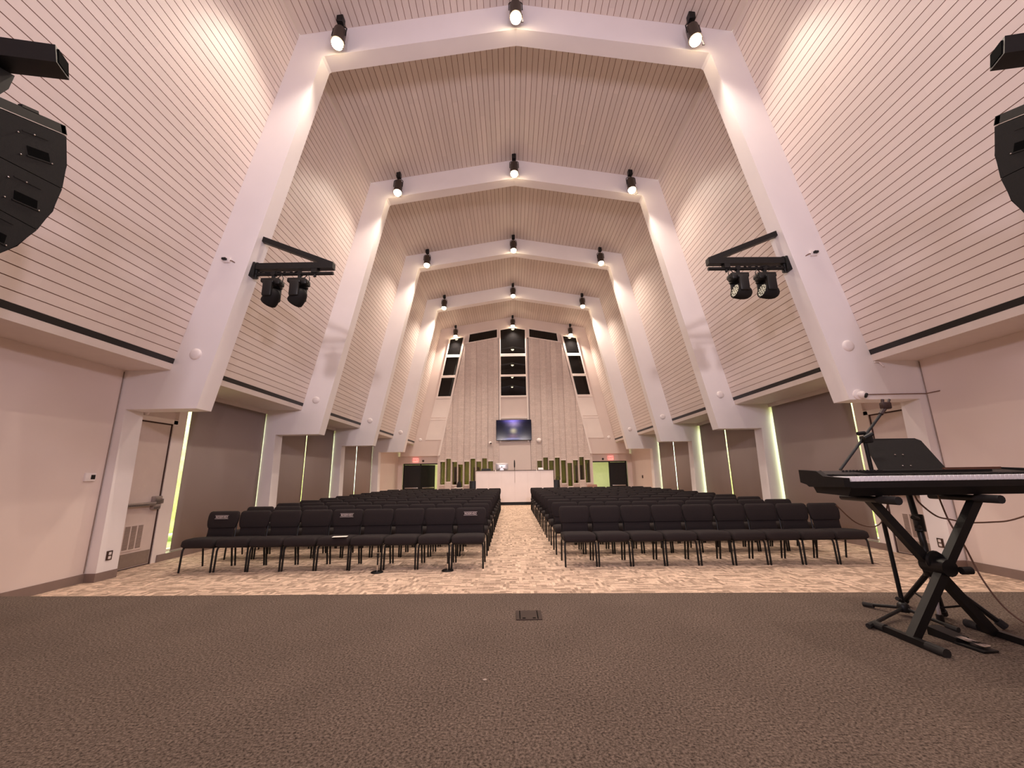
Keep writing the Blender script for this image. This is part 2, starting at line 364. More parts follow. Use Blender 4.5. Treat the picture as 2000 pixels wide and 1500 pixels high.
SHADES = []
WIN_N = [0]
for side, sx in (('left', -1), ('right', 1)):
    # furred wall beside the stage, window wall with openings, plain last bay
    wm = MB()
    wm.box((sx*5.86, YS, 0), (sx*6.3, Y1+.02, 2.95))
    wx0, wx1 = sx*6.10, sx*6.30
    bays = [(7.10, 9.60), (9.84, 13.40), (13.64, 17.20)]
    wm.box((sx*6.04, Y1, 0), (wx1, 7.10, 2.95))
    for a, b in bays:
        wm.box((wx0, a, 0), (wx1, b, .10)); wm.box((wx0, a, 2.80), (wx1, b, 2.95))
    for a, b in ((9.60, 9.84), (13.40, 13.64)): wm.box((wx0, a, 0), (wx1, b, 2.95))
    wm.box((sx*6.02, 17.20, 0), (wx1, YW+.6, 2.95))
    wall = struct('wall_'+side, wm, 'plaster', label='painted lower side wall')
    bm_ = MB(); pts, g = board_profile((sx*(A_X+(O_X-A_X)*(A_Z-3.047)/(A_Z-O_Z)), 3.047), (sx*A_X, A_Z), NB, inward=Vector((-sx*(A_Z-O_Z), -(O_X-A_X))).normalized())
    extrude_profile(bm_, pts, g, YS, YW+.05)
    def bx(z): return sx*(A_X+(O_X-A_X)*(A_Z-z)/(A_Z-O_Z))
    bm_.prism([(bx(3.06)+sx*.09, 3.06), (bx(A_Z)+sx*.09, A_Z), (bx(A_Z)+sx*.2, A_Z), (bx(3.06)+sx*.2, 3.06)], 1, YS, YW+.3)
    struct('board_cladding', bm_, ['wallb', 'gap'], wall)
    struct('reveal_strip', MB().prism([(bx(2.972), 2.972), (bx(3.049), 3.049), (bx(3.049)+sx*.08, 3.049), (bx(2.972)+sx*.08, 2.972)], 1, YS, YW), 'blackstrip', wall, 'black recessed strip under the boards')
    struct('soffit', MB().prism([(bx(O_Z), O_Z), (bx(2.974), 2.974), (sx*6.3, 2.974), (sx*6.3, O_Z)], 1, YS, YW), 'soffit', wall)
    sf = MB().box((sx*5.98, 7.0, 2.80), (sx*6.1, 17.2, O_Z+.01))
    struct('shade_pelmet', sf, 'soffit', wall)
    # base
    b = MB(); b.box((sx*5.845, YS, 0), (sx*5.87, Y1, .11)); b.box((sx*5.70, Y1-.012, 0), (sx*5.86, Y1+.3, .11))
    b.box((sx*5.975, 7.035, 0), (sx*6.12, 17.2, .11)); b.box((sx*6.0, 17.2, 0), (sx*6.03, YW+.3, .11))
    struct('baseboard_'+side, b, 'base', label='brown rubber base along the side wall')
    # windows + shades
    gaps = {'left': [(7.215, 7.33, 9.555), (9.87, 11.567, 11.612, 13.345), (13.67, 15.41, 15.45, 17.16)],
            'right': [(7.205, 7.275, 9.50), (9.87, 11.70, 11.765, 13.28), (13.67, 15.565, 15.61, 17.12)]}[side]
    for bi, (a, c) in enumerate(bays):
        WIN_N[0] += 1
        w = struct('window_%d' % WIN_N[0], MB().box((sx*6.19, a, .10), (sx*6.20, c, 2.80)), 'glass', label='window behind the roller shades')
        fr = MB(); fr.box((sx*6.16, a, .10), (sx*6.24, a+.05, 2.8)); fr.box((sx*6.16, c-.05, .10), (sx*6.24, c, 2.8)); fr.box((sx*6.16, a, .1), (sx*6.24, c, .14)); fr.box((sx*6.16, a, 2.75), (sx*6.24, c, 2.8))
        struct('window_frame', fr, 'plaster_pale', w)
        gg = gaps[bi]
        spans = [(gg[1], gg[2])] if len(gg) == 3 else [(gg[0], gg[1]), (gg[2], gg[3])]
        for si, (y0, y1) in enumerate(spans):
            near = 'keyboard side' if sx > 0 else 'thermostat side'
            where = ['beside the exit door', 'in the second window bay', 'in the third window bay'][bi]
            lab = 'grey roller shade '+(['nearer the stage, ', 'farther from the stage, '][si] if len(spans) == 2 else '')+where+', '+near
            t = thing('roller_shade', lab, 'window shade', (sx*6.02, (y0+y1)/2, 0), 0, 'grey roller shades')
            h = (y1-y0)/2
            sm = MB(); N = 14
            vs = [(.004*math.sin(i*1.7)*sx, -h+2*h*i/N, z) for z in (.125, 2.81) for i in range(N+1)]
            sm.add(vs, [(i, i+1, N+2+i, N+1+i) for i in range(N)], 0, True)
            fabric = sm.build('shade_fabric', 'shade', t)
            md = fabric.modifiers.new('thick', 'SOLIDIFY'); md.thickness = .004
            MB().tube([(0, -h, .125), (0, h, .125)], .012, 8).build('hem_bar', 'shade', t)
    # exit door in the recess behind the first leg
    dn = 1 if sx < 0 else 2
    dr = struct('door_%d' % dn, MB().box((sx*6.015, 6.03, .012), (sx*6.06, 6.925, 2.215)), 'door', label='cream exit door with push bar and louvred vent')
    fm = MB(); fm.box((sx*5.99, 6.945, 0), (sx*6.06, 7.03, 2.30)); fm.box((sx*5.99, 6.06, 2.235), (sx*6.06, 7.03, 2.31))
    struct('door_frame', fm, 'plaster_pale', dr)
    jm = MB(); jm.box((sx*6.005, 6.925, 0), (sx*6.05, 6.945, 2.235)); jm.box((sx*6.005, 6.03, 2.215), (sx*6.05, 6.945, 2.235)); jm.box((sx*6.005, 6.03, 0), (sx*6.05, 6.945, .012))
    struct('door_gap', jm, 'gapdark', dr)
    struct('window_jamb', MB().box((sx*5.99, 7.03, 0), (sx*6.14, 7.212, 2.82)), 'plaster_pale', dr)
    pb = MB(); pb.rbox((sx*5.93, 6.16, .905), (sx*5.975, 6.80, .965), .012); pb.box((sx*5.975, 6.2, .92), (sx*6.02, 6.24, .95))
    struct('push_bar', pb, 'steel', dr)
    lk = MB(); lk.rbox((sx*5.95, 6.78, .84), (sx*6.02, 6.915, .925), .012); lk.rbox((sx*5.94, 6.78, .93), (sx*6.02, 6.915, 1.05), .012); lk.box((sx*5.965, 6.90, .93), (sx*6.0, 6.97, 1.0))
    struct('latch_case', lk, 'steel', dr)
    gr = MB()
    gr.box((sx*6.005, 6.16, .26), (sx*6.02, 6.74, .64))
    vent = struct('vent_frame', gr, 'door', dr)
    lv = MB()
    for c in range(5):
        y0 = 6.185+c*.110
        for k in range(16):
            z = .285+k*.021
            lv.add([(sx*6.004, y0, z), (sx*6.004, y0+.085, z), (sx*6.002, y0+.085, z+.018), (sx*6.002, y0, z+.018)], [(0, 1, 2, 3)])
            lv.box((sx*5.998, y0, z+.014), (sx*6.006, y0+.085, z+.018))
    struct('louvers', lv, 'louver', vent)
    struct('kick_plate', MB().box((sx*6.008, 6.04, .025), (sx*6.02, 6.91, .225)), 'kick', dr)
    if sx < 0:
        ss = MB().ball((sx*6.0, 6.40, 2.352), .036, 12)
        one('sprinkler_head', ss, 'white', 'small round fitting above the exit door, '+near, 'fitting')

# wall behind the camera (closes the room)
struct('wall_stage', MB().prism([(-6.3, 0), (6.3, 0), (6.3, 2.95), (O_X, 2.95), (A_X+.05, A_Z+.1), (0, P_Z+.1), (-A_X-.05, A_Z+.1), (-O_X, 2.95), (-6.3, 2.95)], 1, YS-.2, YS), 'plaster')

# white portal frames
def frame_poly():
    h = [(-6.06, 0), (-6.06, 2.93), (-5.215, 2.93), (-3.955, 9.16), (0, 9.85)]
    i = [(0, 9.231), (-3.44, 8.648), (-3.478, 8.61), (-4.728, 2.304), (-5.746, 2.304), (-5.705, 0)]
    out = h+mirror_x(h[:-1])[::-1]
    inn = i+[]; 
    return out+mirror_x(i[1:])[::-1]+i
for k in range(4):
    y = Y1+BAY*k
    pr = MB().prism(frame_poly(), 1, y, y+.30)
    struct('portal_frame', pr, 'frame', label='%s white portal frame from the stage' % ORD[k])

# ================================================================ FAR WALL
fw = MB()
up = [(-5.215, 2.86), (-3.955, 9.16), (0, 9.85)]
fw.prism([(-5.86, 2.29), (-5.86, 2.95)]+up+mirror_x(up[:-1])[::-1]+[(5.86, 2.95), (5.86, 2.29)], 1, YW, YW+.35)
for sx in (-1, 1):
    fw.box((sx*5.79, YW+.28, 0), (sx*6.1, YW+.42, 2.29)); fw.box((sx*3.86, YW+.28, 1.93), (sx*5.80, YW+.42, 2.29)); 
    fw.box((sx*3.80, YW-.15, 0), (sx*3.92, YW+.42, 2.29))
far = struct('wall_far', fw, 'plaster', label='far wall facing the stage')
# centre panel and white strips
cp = MB(); cp.box((-.83, YW-.20, 0), (.80, YW+.1, 2.90)); struct('centre_panel', cp, 'plaster', far)
trim = MB()
for z in (5.33, 4.20): trim.box((-.70, YW-.10, z-.05), (.655, YW+.02, z+.03))
trim.box((-.78, YW-.26, 2.9), (-.70, YW+.02, 8.56)); trim.box((.66, YW-.26, 2.9), (.74, YW+.02, 8.54))
for sx in (-1, 1):
    def ln(z, x0, z0, x1, z1): return x0+(x1-x0)*(z-z0)/(z1-z0)
    for z in (5.30, 4.18):
        xo = ln(z, 3.425, 8.55, 4.60, 3.10); xi = ln(z, 2.60, 8.66, 3.71, 3.10)
        trim.box((sx*xo, YW-.06, z-.05), (sx*xi, YW+.02, z+.04))
    for za, zb in ((4.26, 5.24), (3.10, 4.13)):
        q = [(sx*ln(z, 3.425, 8.55, 4.60, 3.10), z) for z in (za, zb)]+[(sx*ln(z, 2.60, 8.66, 3.71, 3.10), z) for z in (zb, za)]
        trim.prism(q, 1, YW-.035, YW+.02)
    trim.prism([(sx*2.56, 8.70), (sx*2.66, 8.70), (sx*3.90, 2.30), (sx*3.80, 2.30)], 1, YW-.24, YW+.02)
    trim.prism([(sx*.74, 8.57), (sx*2.60, 8.24), (sx*2.60, 8.19), (sx*.74, 8.52)], 1, YW-.26, YW+.02)
struct('wall_trim', trim, 'plaster_pale', far)
# painted block piers with narrow slot windows
slotsL = [(-3.771, 1.991, .862), (-3.474, 2.14, 1.002), (-3.165, 1.983, .848), (-2.868, 1.847, .70), (-2.56, 1.985, .850), (-2.25, 2.123, 1.0), (-1.951, 1.984, .85), (-1.659, 2.133, 1.0), (-1.355, 1.983, .85)]
SW = .238
def slant(x): return 8.196-(abs(x)-2.594)*(5.799/1.24)
def topline(x): return 8.196+(2.594-abs(x))*(.34/1.818)
def ptop(x): return min(slant(x), topline(x))
wn = 10
for sx in (-1, 1):
    pn = MB()
    edges = [-3.83]+[s[0]-.033 for s in slotsL[1:]]+[-1.075, -.81]
    for i in range(10):
        x0, x1 = edges[i], edges[i+1]
        dep = [.19, .255, .20, .265, .19, .25, .19, .262, .20, .25][i]
        yf = YW-dep
        def X(x): return sx*abs(x)
        xs = [x0, x1]
        if x0 < -2.594 < x1: xs = [x0, -2.594, x1]
        tops = [(X(x), max(2.32, ptop(x))) for x in xs]
        if i < 9:
            xa, zt, zb = slotsL[i]; xb = xa+SW
            pn.prism([(X(x0), zt)]+tops+[(X(x1), zt)], 1, yf, YW+.3)
            pn.box((X(x1)-sx*.007, yf-.008, 0), (X(x1)+sx*.009, yf, tops[-1][1]), 1)
            pn.box((X(x0), yf, 0), (X(x1), YW+.3, zb))
            pn.box((X(x0), yf, zb), (X(xa), YW+.3, zt)); pn.box((X(xb), yf, zb), (X(x1), YW+.3, zt))
        else:
            pn.prism([(X(x0), 0)]+tops+[(X(x1), 0)], 1, yf, YW+.3)
    pier = struct('wall_pier', pn, ['block', 'blockjoint'], label='ribbed painted block panel of the far wall, '+('left' if sx < 0 else 'right')+' of the television')
    for i in range(9):
        xa, zt, zb = slotsL[i]; xb = xa+SW; wn += 1
        w = struct('window_%d' % wn, MB().box((sx*abs(xa), YW-.02, zb), (sx*abs(xb), YW-.012, zt)), 'olive', label='narrow olive glass slot window')
        f = MB(); dep = .26
        f.box((sx*(abs(xa)+.012), YW-dep, zt-.004), (sx*(abs(xb)-.012), YW, zt+.035)); f.box((sx*(abs(xa)+.012), YW-dep-.01, zb-.04), (sx*(abs(xb)-.012), YW, zb+.006))
        struct('window_frame', f, 'plaster_pale', w)
# dark upper windows
def upper_window(polys, lab):
    global wn
    wn += 1
    g = MB().prism(polys, 1, YW-.012, YW+.02)
    w = struct('window_%d' % wn, g, 'glass_black', label=lab)
    c = Vector((sum(p[0] for p in polys)/len(polys), sum(p[1] for p in polys)/len(polys)))
    fr = MB(); n = len(polys)
    def off(p, d):
        i = polys.index(p); P = Vector(p); a = (Vector(polys[i-1])-P).normalized(); b = (Vector(polys[(i+1) % n])-P).normalized()
        bis = (a+b); bis.normalize(); s = math.sqrt(max(.05, (1-a.dot(b))/2))
        return tuple(P-bis*(d/s))
    o2 = [off(p, .055) for p in polys]
    for i in range(n):
        j = (i+1) % n
        fr.prism([polys[i], polys[j], o2[j], o2[i]], 1, YW-.07, YW+.02)
    struct('window_frame', fr, 'plaster_pale', w)
cw = [[(-.69, 7.675), (-.69, 9.036), (-.02, 9.15), (.645, 9.036), (.645, 7.675)], [(-.69, 6.52), (-.69, 7.534), (.645, 7.534), (.645, 6.52)], [(-.69, 5.375), (-.69, 6.41), (.645, 6.41), (.645, 5.375)]]
for i, q in enumerate(cw): upper_window(q, 'dark centre window of the far wall')
sw = [[(2.605, 8.66), (3.424, 8.52), (3.58, 7.655), (2.84, 7.66)], [(2.85, 7.53), (3.61, 7.515), (3.80, 6.51), (3.04, 6.52)], [(3.075, 6.395), (3.84, 6.385), (4.02, 5.377), (3.26, 5.38)]]
for sx in (-1, 1):
    for q in sw: upper_window([(sx*x, z) for x, z in q], 'dark slanted side window of the far wall')
    upper_window([(sx*.88, 9.068), (sx*2.363, 8.80), (sx*2.43, 8.30), (sx*.88, 8.60)], 'dark sloping window above the block panel')
# lobby behind the doors
lb = MB(); lb.box((-7, YW+5, 0), (7, YW+5.1, 3)); lb.box((-7.1, YW+.4, 0), (-7, YW+5, 3)); lb.box((7, YW+.4, 0), (7.1, YW+5, 3)); lb.box((-7, YW+.35, 3), (7, YW+5.1, 3.1)); lb.box((-.6, YW+.6, 0), (-.4, YW+5, 3))
struct('wall_lobby', lb, 'lobby')
struct('floor_lobby', MB().box((-7, YW+.40, .002), (7, YW+5, .006)), 'lobbyfloor')
lbt = MB()
for x0, x1, y in ((-3.3, -2.95, 1.4), (-2.3, -1.95, 2.0), (3.2, 3.7, .9)): lbt.box((x0, YW+y, 0), (x1, YW+y+.12, 1.75))
struct('lobby_partition', lbt, 'wood')
# double doors
for sx, dn in ((-1, 3), (1, 4)):
    x0, x1, xm, y = sx*5.755, sx*3.93, sx*4.87, YW+.30
    fr = MB(); fr.box((x0, y, 1.875), (x1, y+.1, 1.93)); fr.box((x0, y, 0), (x0-sx*.05, y+.1, 1.9)); fr.box((x1, y, 0), (x1+sx*.05, y+.1, 1.9)); fr.box((xm-.03, y, 0), (xm+.03, y+.1, 1.9))
    d = struct('door_%d' % dn, fr, 'blackm', label='black double doors under the EXIT sign, '+('left' if sx < 0 else 'right')+' end of the far wall')
    hw = abs(x0-xm)-.09
    def leaf(parent, hinge, sgn, ang, lab):
        p = empty('door_leaf', (hinge, y+.03, 0), 0); p.parent = parent; p['label'] = lab
        p.rotation_euler = (0, 0, ang)
        MB().rbox((0, 0, .02), (sgn*hw, .045, 1.86), .004, 1).build('panel', 'black', p)
        b = MB(); b.rbox((sgn*.06, -.06, .68), (sgn*(hw-.06), -.025, .735), .01); b.box((sgn*.08, -.03, .69), (sgn*.11, 0, .72)); b.box((sgn*(hw-.11), -.03, .69), (sgn*(hw-.08), 0, .72))
        b.build('push_bar', 'steel', p)
    if sx < 0:
        leaf(d, x0+.055, 1, 0, 'closed black leaf'); leaf(d, xm+.035, 1, math.radians(38), 'black leaf standing ajar')
    else:
        leaf(d, x0-.055, -1, 0, 'closed black leaf'); leaf(d, x1+.055, 1, math.radians(96), 'open black leaf')
    # EXIT sign + round fitting
    ex = thing('exit_sign', 'red lit EXIT sign above the '+('door pair with one leaf ajar' if sx < 0 else 'door pair with one leaf wide open'), 'exit sign', (-5.125 if sx < 0 else 4.945, YW+.25, 2.0 if sx < 0 else 1.985), 0, 'red exit signs')
    MB().rbox((-.14, -.03, 0), (.14, .03, .20), .01).build('sign_box', 'exitw', ex)
    text_mesh('EXIT', .135, 'red', (0, -.034, .10), (PI/2, 0, 0), ex)
    rf = MB().lathe([(.055, 0), (.055, .02), (.03, .03), (.03, .022), (.001, .022)], 18, 0, Matrix.Translation((-4.74 if sx < 0 else 4.545, YW+.279, 2.06 if sx < 0 else 2.035)) @ Matrix.Rotation(PI/2, 4, 'X'))
    one('wall_speaker', rf, 'bronze', 'small dark round fitting beside the EXIT sign, '+('monitor end' if sx < 0 else 'keyboard end'), 'wall fitting')

# ---- television, dome, camera on the far wall
tv = thing('television', 'large black television with a painted violet reflection above the sound desk', 'television', (-.043, YW-.36, 3.0))
MB().rbox((-.90, 0, 0), (.90, .06, 1.05), .01).build('housing', 'black', tv)
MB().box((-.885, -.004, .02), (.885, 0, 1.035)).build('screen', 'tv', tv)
MB().box((-.3, .05, .3), (.3, .085, .7)).build('wall_bracket', 'black', tv)
dm = thing('dome_speaker', 'white round dome fixed beside the television', 'wall dome', (1.231, YW-.21, 2.99))
MB().lathe([(.125, 0), (.125, .03), (.10, .08), (.05, .11), (.001, .115)], 20, 0, Matrix.Rotation(PI/2, 4, 'X')).build('dome', 'white', dm)
def turret(name, lab, loc):
    t = thing(name, lab, 'security camera', loc)
    MB().lathe([(.075, 0), (.075, .02), (.055, .035), (.001, .036)], 18, 0, Matrix.Rotation(PI/2, 4, 'X')).build('base', 'white', t)
    MB().ball((0.012, -.055, -.01), .055, 14).build('ball_housing', 'white', t)
    mx = Matrix.Translation((.034, -.092, -.028)) @ Matrix.Rotation(math.radians(35), 4, 'Z') @ Matrix.Rotation(math.radians(115), 4, 'X')
    MB().lathe([(.036, -.012), (.036, .01), (.028, .016), (.001, .017)], 16, 0, mx).build('lens', 'black', t)
    return t
turret('security_camera', 'white turret security camera on far wall below the television', (-1.249, YW-.25, 2.90))
turret('security_camera', 'white turret security camera low on frame above the keyboard', (4.86, Y1, 2.375))
one('conduit_and_crease', MB().tube([(4.93, Y1-.01, 2.375), (5.5, Y1-.012, 2.377), (5.852, Y1-.012, 2.378), (5.852, Y1-.20, 2.38)], .007, 6), 'cable', 'thin dark cable run from the security camera along the frame', 'cable')
one('cable_stub', MB().tube([(5.19, Y1-.02, 2.86), (5.25, Y1-.03, 2.855), (5.29, Y1-.04, 2.79)], .010, 6), 'white', 'short white cable end hanging below the boards near the keyboard', 'cable')
one('conduit_and_crease', MB().tube([(-5.855, Y1-.012, 0.12), (-5.855, Y1-.012, 2.86)], .007, 6), 'kick', 'painted crease shade, thin dark line up the wall corner by the thermostat', 'cable')  # no pipe here: added dark tube paints the shaded wall crease
one('conduit_and_crease', MB().tube([(5.855, Y1-.012, 0.12), (5.855, Y1-.012, 2.86)], .006, 6), 'kick', 'painted crease shade, thin dark line up the wall corner behind the keyboard', 'cable')  # dark tube added along the crease, its colour standing for shade
# round white discs on every frame leg
disc = MB().lathe([(.085, 0), (.085, .012), (.07, .03), (.04, .036), (.001, .037)], 22, 0, Matrix.Rotation(PI/2, 4, 'X'))
d0 = None
for k in range(5):
    for sx in (-1, 1):
        loc = (sx*4.865 if k else sx*4.86, Y1+BAY*k-.0, 3.12)
        lab = 'white round disc on the %s, %s' % (('%s frame leg from the stage' % ORD[k]) if k < 4 else 'far wall', 'keyboard side' if sx > 0 else 'thermostat side')
        if d0 is None:
            d0 = disc.build('wall_disc', 'white'); d0['label'] = lab; d0['category'] = 'wall disc'; d0['group'] = 'white discs on the frames'; d0.location = loc
        else: dup(d0, loc, None, lab)

# ================================================================ SPOTLIGHTS
spot_proto = None
def make_spot():
    t = thing('spotlight', '', 'spotlight', (0, 0, 0), 0, 'black can spotlights under the roof')
    MB().rbox((-.055, -.06, -.13), (.055, .06, .02), .006, 1).build('track_adapter', 'black', t)
    y = MB(); y.tube([(0, 0, -.12), (0, 0, -.20)], .016, 8)
    y.tube([(-.118, -.03, -.42), (-.118, 0, -.23), (-.09, 0, -.20), (.09, 0, -.20), (.118, 0, -.23), (.118, -.03, -.42)], .010, 6)
    y.build('yoke', 'black', t)
    mx = Matrix.Translation((0, .02, -.24)) @ Matrix.Rotation(math.radians(-9), 4, 'X') @ Matrix.Scale(-1, 4, (0, 0, 1))
    can = MB().lathe([(.02, -.01), (.085, 0), (.105, .03), (.105, .33), (.112, .34), (.112, .37), (.098, .37), (.098, .34), (.001, .335)], 22, 0, mx).build('can', 'bronze', t)
    ln = MB().lathe([(.096, .352), (.098, .375), (.090, .41), (.066, .445), (.035, .462), (.001, .468)], 22, 0, mx).build('lens', 'lens', t)
    fl = MB().tube([(.113, 0, .33), (.125, -.01, .53), (.07, -.01, .535)], .006, 6, 0, mx); fl.box((.107, -.03, .32), (.116, .03, .37), 0, mx)
    fl.build('flap', 'bronze', t)
    return t
RIDGE = lambda x: P_Z-abs(x)*(P_Z-A_Z)/A_X
for k in range(5):
    for i, x in enumerate((-3.12, -.015, 3.11)):
        loc = (x, Y1+BAY*k-.17, RIDGE(x)-.005)
        pos = ['over the thermostat side', 'under the ridge', 'over the keyboard side'][i]
        lab = 'black can spotlight %s at the %s' % (pos, ('%s white frame from the stage' % ORD[k]) if k < 4 else 'far wall')
        if spot_proto is None: spot_proto = make_spot(); spot_proto['label'] = lab; spot_proto.location = loc
        else: dup(spot_proto, loc, None, lab)
        spot('spot_lamp', (x, loc[1]-.10, loc[2]-.78), (x, loc[1]-.10-(2.2, 1.8, 1.0, .2, -.6)[k], 0), SPOT_POWER*(.92, .95, 1.1, 1.4, 1.6)[k], SPOT_COLOR, 125)

# ================================================================ CHAIRS
PITCHX, ROWD, FIRST = .4875, .935, 6.478
def chair(name, label, fab='fabric'):
    t = thing(name, label, 'chair', (0, 0, 0))
    st = MB()
    secs = [(-.275, .015, .375), (-.268, .040, .385), (-.25, .056, .392), (-.215, .064, .397), (-.10, .064, .398), (.08, .058, .392), (.19, .048, .386), (.205, .030, .386)]
    st.rings([super_ring((0, y, z), .2345 if -.26 < y < .2 else .222, h, 20, 5, 'xz') for y, h, z in secs])
    st.build('seat', fab, t)
    bk = MB()
    ss = [(.555, .195, .212, .015), (.565, .212, .213, .030), (.60, .226, .218, .036), (.66, .237, .228, .038), (.73, .239, .240, .036), (.778, .232, .248, .032), (.800, .215, .252, .024), (.807, .195, .253, .010)]
    bk.rings([super_ring((0, y, z), w, th, 20, 4.5) for z, w, y, th in ss])
    bk.build('backrest', fab, t)
    lw = MB()
    ss = [(.42, .196, .196, .016), (.43, .205, .197, .022), (.50, .200, .206, .022), (.565, .204, .215, .020), (.68, .215, .246, .014), (.76, .205, .264, .010)]
    lw.rings([super_ring((0, y, z), w, th, 20, 5) for z, w, y, th in ss])
    lw.build('lower_back', fab, t)
    fr = MB()
    for s in (-1, 1): fr.tube([(s*.215, -.225, .335), (s*.215, .19, .33), (s*.205, .235, .45), (s*.20, .262, .60)], .010, 6)
    fr.tube([(-.215, -.20, .335), (.215, -.20, .335)], .010, 6); fr.tube([(-.215, .17, .33), (.215, .17, .33)], .010, 6)
    fr.build('seat_frame', 'leg', t)
    for s in (-1, 1):
        MB().tube([(s*.206, -.19, .345), (s*.218, -.218, .325), (s*.223, -.226, .29), (s*.226, -.235, .006)], .0135, 8).ball((s*.226, -.235, .006), .013, 8).build('leg', 'leg', t)
        MB().tube([(s*.215, .15, .335), (s*.222, .175, .30), (s*.224, .225, .006)], .0135, 8).ball((s*.224, .225, .006), .013, 8).build('leg', 'leg', t)
    return t
proto = None
blocks = {'L': ('on the thermostat side', -.605-PITCHX/2, -1), 'R': ('on the keyboard side', .545+PITCHX/2, 1)}
first_res = {}
RES = {0: 0, 4: 0, 8: 0}
for bkey in ('L', 'R'):
    txt, xs, sg = blocks[bkey]
    for r in range(11):
        for c in range(9):
            jx = random.uniform(-.002, .002); jy = random.uniform(-.012, .012)
            x = xs+sg*PITCHX*c
            if bkey == 'R' and r: x -= .028
            y = FIRST+ROWD*r+jy
            if bkey == 'R' and r == 0: y -= .010*c
            pos = 'aisle end' if c == 0 else ('window end' if c == 8 else '%s from the aisle' % ORD[c])
            row = 'front row' if r == 0 else ('back row' if r == 10 else '%s row' % ORD[r])
            res = bkey == 'L' and r == 0 and c in RES
            lab = 'black padded chair%s, %s, %s %s' % (' with RESERVED print' if res else '', pos, row, txt)
            if c not in (0, 8): lab = 'black padded chair%s, %s, %s %s' % (' with RESERVED print' if res else '', pos, row, txt)
            rz = random.uniform(-.006, .006)
            if proto is None:
                proto = chair('stacking_chair', lab); proto['group'] = 'black chairs in rows'; o = proto; o.location = (x+jx, y, 0); o.rotation_euler = (0, 0, rz)
                continue_first = True
            else:
                o = dup(proto, (x+jx, y, 0), rz, lab, 'black chairs in rows')
            if res: first_res[c] = o
for c, o in first_res.items():
    pl = empty('reserved_cover', (0, .172, .715), 0); pl.parent = o
    pl.rotation_euler = (math.radians(-8), 0, 0)
    pl['label'] = 'RESERVED print in white capitals between two lines'
    text_mesh('RESERVED', .042, 'ink', (0, 0.012, .008), (PI/2, 0, 0), pl, 'lettering')
    ln = MB(); ln.box((-.105, .008, .031), (.105, .012, .035)); ln.box((-.105, .008, -.018), (.105, .012, -.014)); ln.build('rule_lines', 'ink', pl)
one('paper_sheet', MB().prism([(-2.80, 6.17), (-2.60, 6.20), (-2.615, 6.31), (-2.815, 6.28)], 2, .463, .465), 'paper', 'sheet of paper lying on a front row chair seat', 'paper')

# ================================================================ SOUND DESK
DY = 18.5
dk = thing('sound_desk', 'wide white sound desk with dark base at the end of the aisle', 'desk', (-.05, DY, 0))
b = MB(); b.box((-1.73, 0, .13), (1.73, .05, 1.475)); b.box((-1.73, .05, .13), (-1.68, 1.2, 1.475)); b.box((1.68, .05, .13), (1.73, 1.2, 1.475)); b.build('body', 'pink', dk)
j = MB()
for x in (-1.15, -.58, 0, .58, 1.15): j.box((x-.003, -.002, .14), (x+.003, .002, 1.46))
j.build('panel_joints', 'plaster', dk)
MB().box((-1.70, .06, 0), (1.70, 1.2, .13)).build('plinth', 'black', dk)
MB().rbox((-1.75, -.02, 1.475), (1.75, .35, 1.505), .006, 1).build('ledge', 'bronze', dk)
MB().box((-1.68, .3, .72), (1.68, 1.2, .76)).build('worktop', 'bronze', dk)
for x in (-.90, .93):
    h = thing('desk_lamp', 'small white hook lamp on the desk front, '+('below the monitor' if x < 0 else 'toward the right end'), 'lamp', (x, DY-.02, 1.38))
    MB().tube([(0, .03, .13), (0, -.03, .12), (0, -.06, .09), (0, -.06, .05)], .014, 8).build('arm', 'white', h)
    MB().lathe([(.018, .03), (.035, 0), (.001, .001)], 14, 0, Matrix.Translation((0, -.06, .02))).build('head', 'white', h)
mo = thing('computer_monitor', 'silver all-in-one computer seen from behind on the desk', 'computer', (-.625, DY+.18, 1.505))
mb = MB(); mb.rings([super_ring((0, y, .163), a, c, 24, 9, 'xz') for y, a, c in ((.05, .285, .155), (.035, .29, .16), (.01, .285, .155), (-.015, .20, .11), (-.022, .10, .06))]); mb.build('casing', 'alum', mo)
MB().prism([(-.09, 0), (.09, 0), (.06, .10), (-.06, .10)], 1, -.03, -.01).build('stand', 'alum', mo)
lg = MB(); lg.rings([super_ring((0, y, .15), .022, .024, 18, 2.3, 'xz') for y in (-.0235, -.020)]); lg.box((.004, -.0235, .178), (.016, -.0215, .192)); lg.build('logo', 'black', mo)
mx_ = thing('mixing_console', 'low black console on the desk left of the monitor', 'mixing console', (-1.33, DY+.18, 1.505))
MB().prism([(-.1, 0), (.2, 0), (.2, .09), (-.1, .05)], 0, -.21, .21).build('body', 'black', mx_)
k_ = MB()
for i in range(10): k_.box((-.19+i*.04, -.02, .05), (-.175+i*.04, .12, .085))
k_.build('faders', 'blackm', mx_)
mc = thing('desk_microphone', 'thin upright black microphone standing on the desk', 'microphone', (-.05, DY+.12, 1.505))
MB().tube([(0, 0, 0), (0, 0, .12)], .012, 8).build('stem', 'black', mc)
MB().lathe([(.012, .10), (.026, .14), (.03, .28), (.024, .40), (.012, .45), (.001, .455)], 14).build('head', 'black', mc)
one('desk_cable', MB().tube([(-.045, DY-.006, 1.48), (-.048, DY-.007, 1.2), (-.05, DY-.007, .95)], .006, 6), 'cable', 'dark cable hanging down the middle of the white desk', 'cable')
one('laptop', MB().prism([(0, 0), (.16, 0), (.20, .10), (.19, .10), (.15, .012), (0, .012)], 0, 1.03, 1.26, 0, Matrix.Translation((0, DY+.2, 1.505))), 'alum', 'small grey device on the desk top right of the microphone', 'laptop')
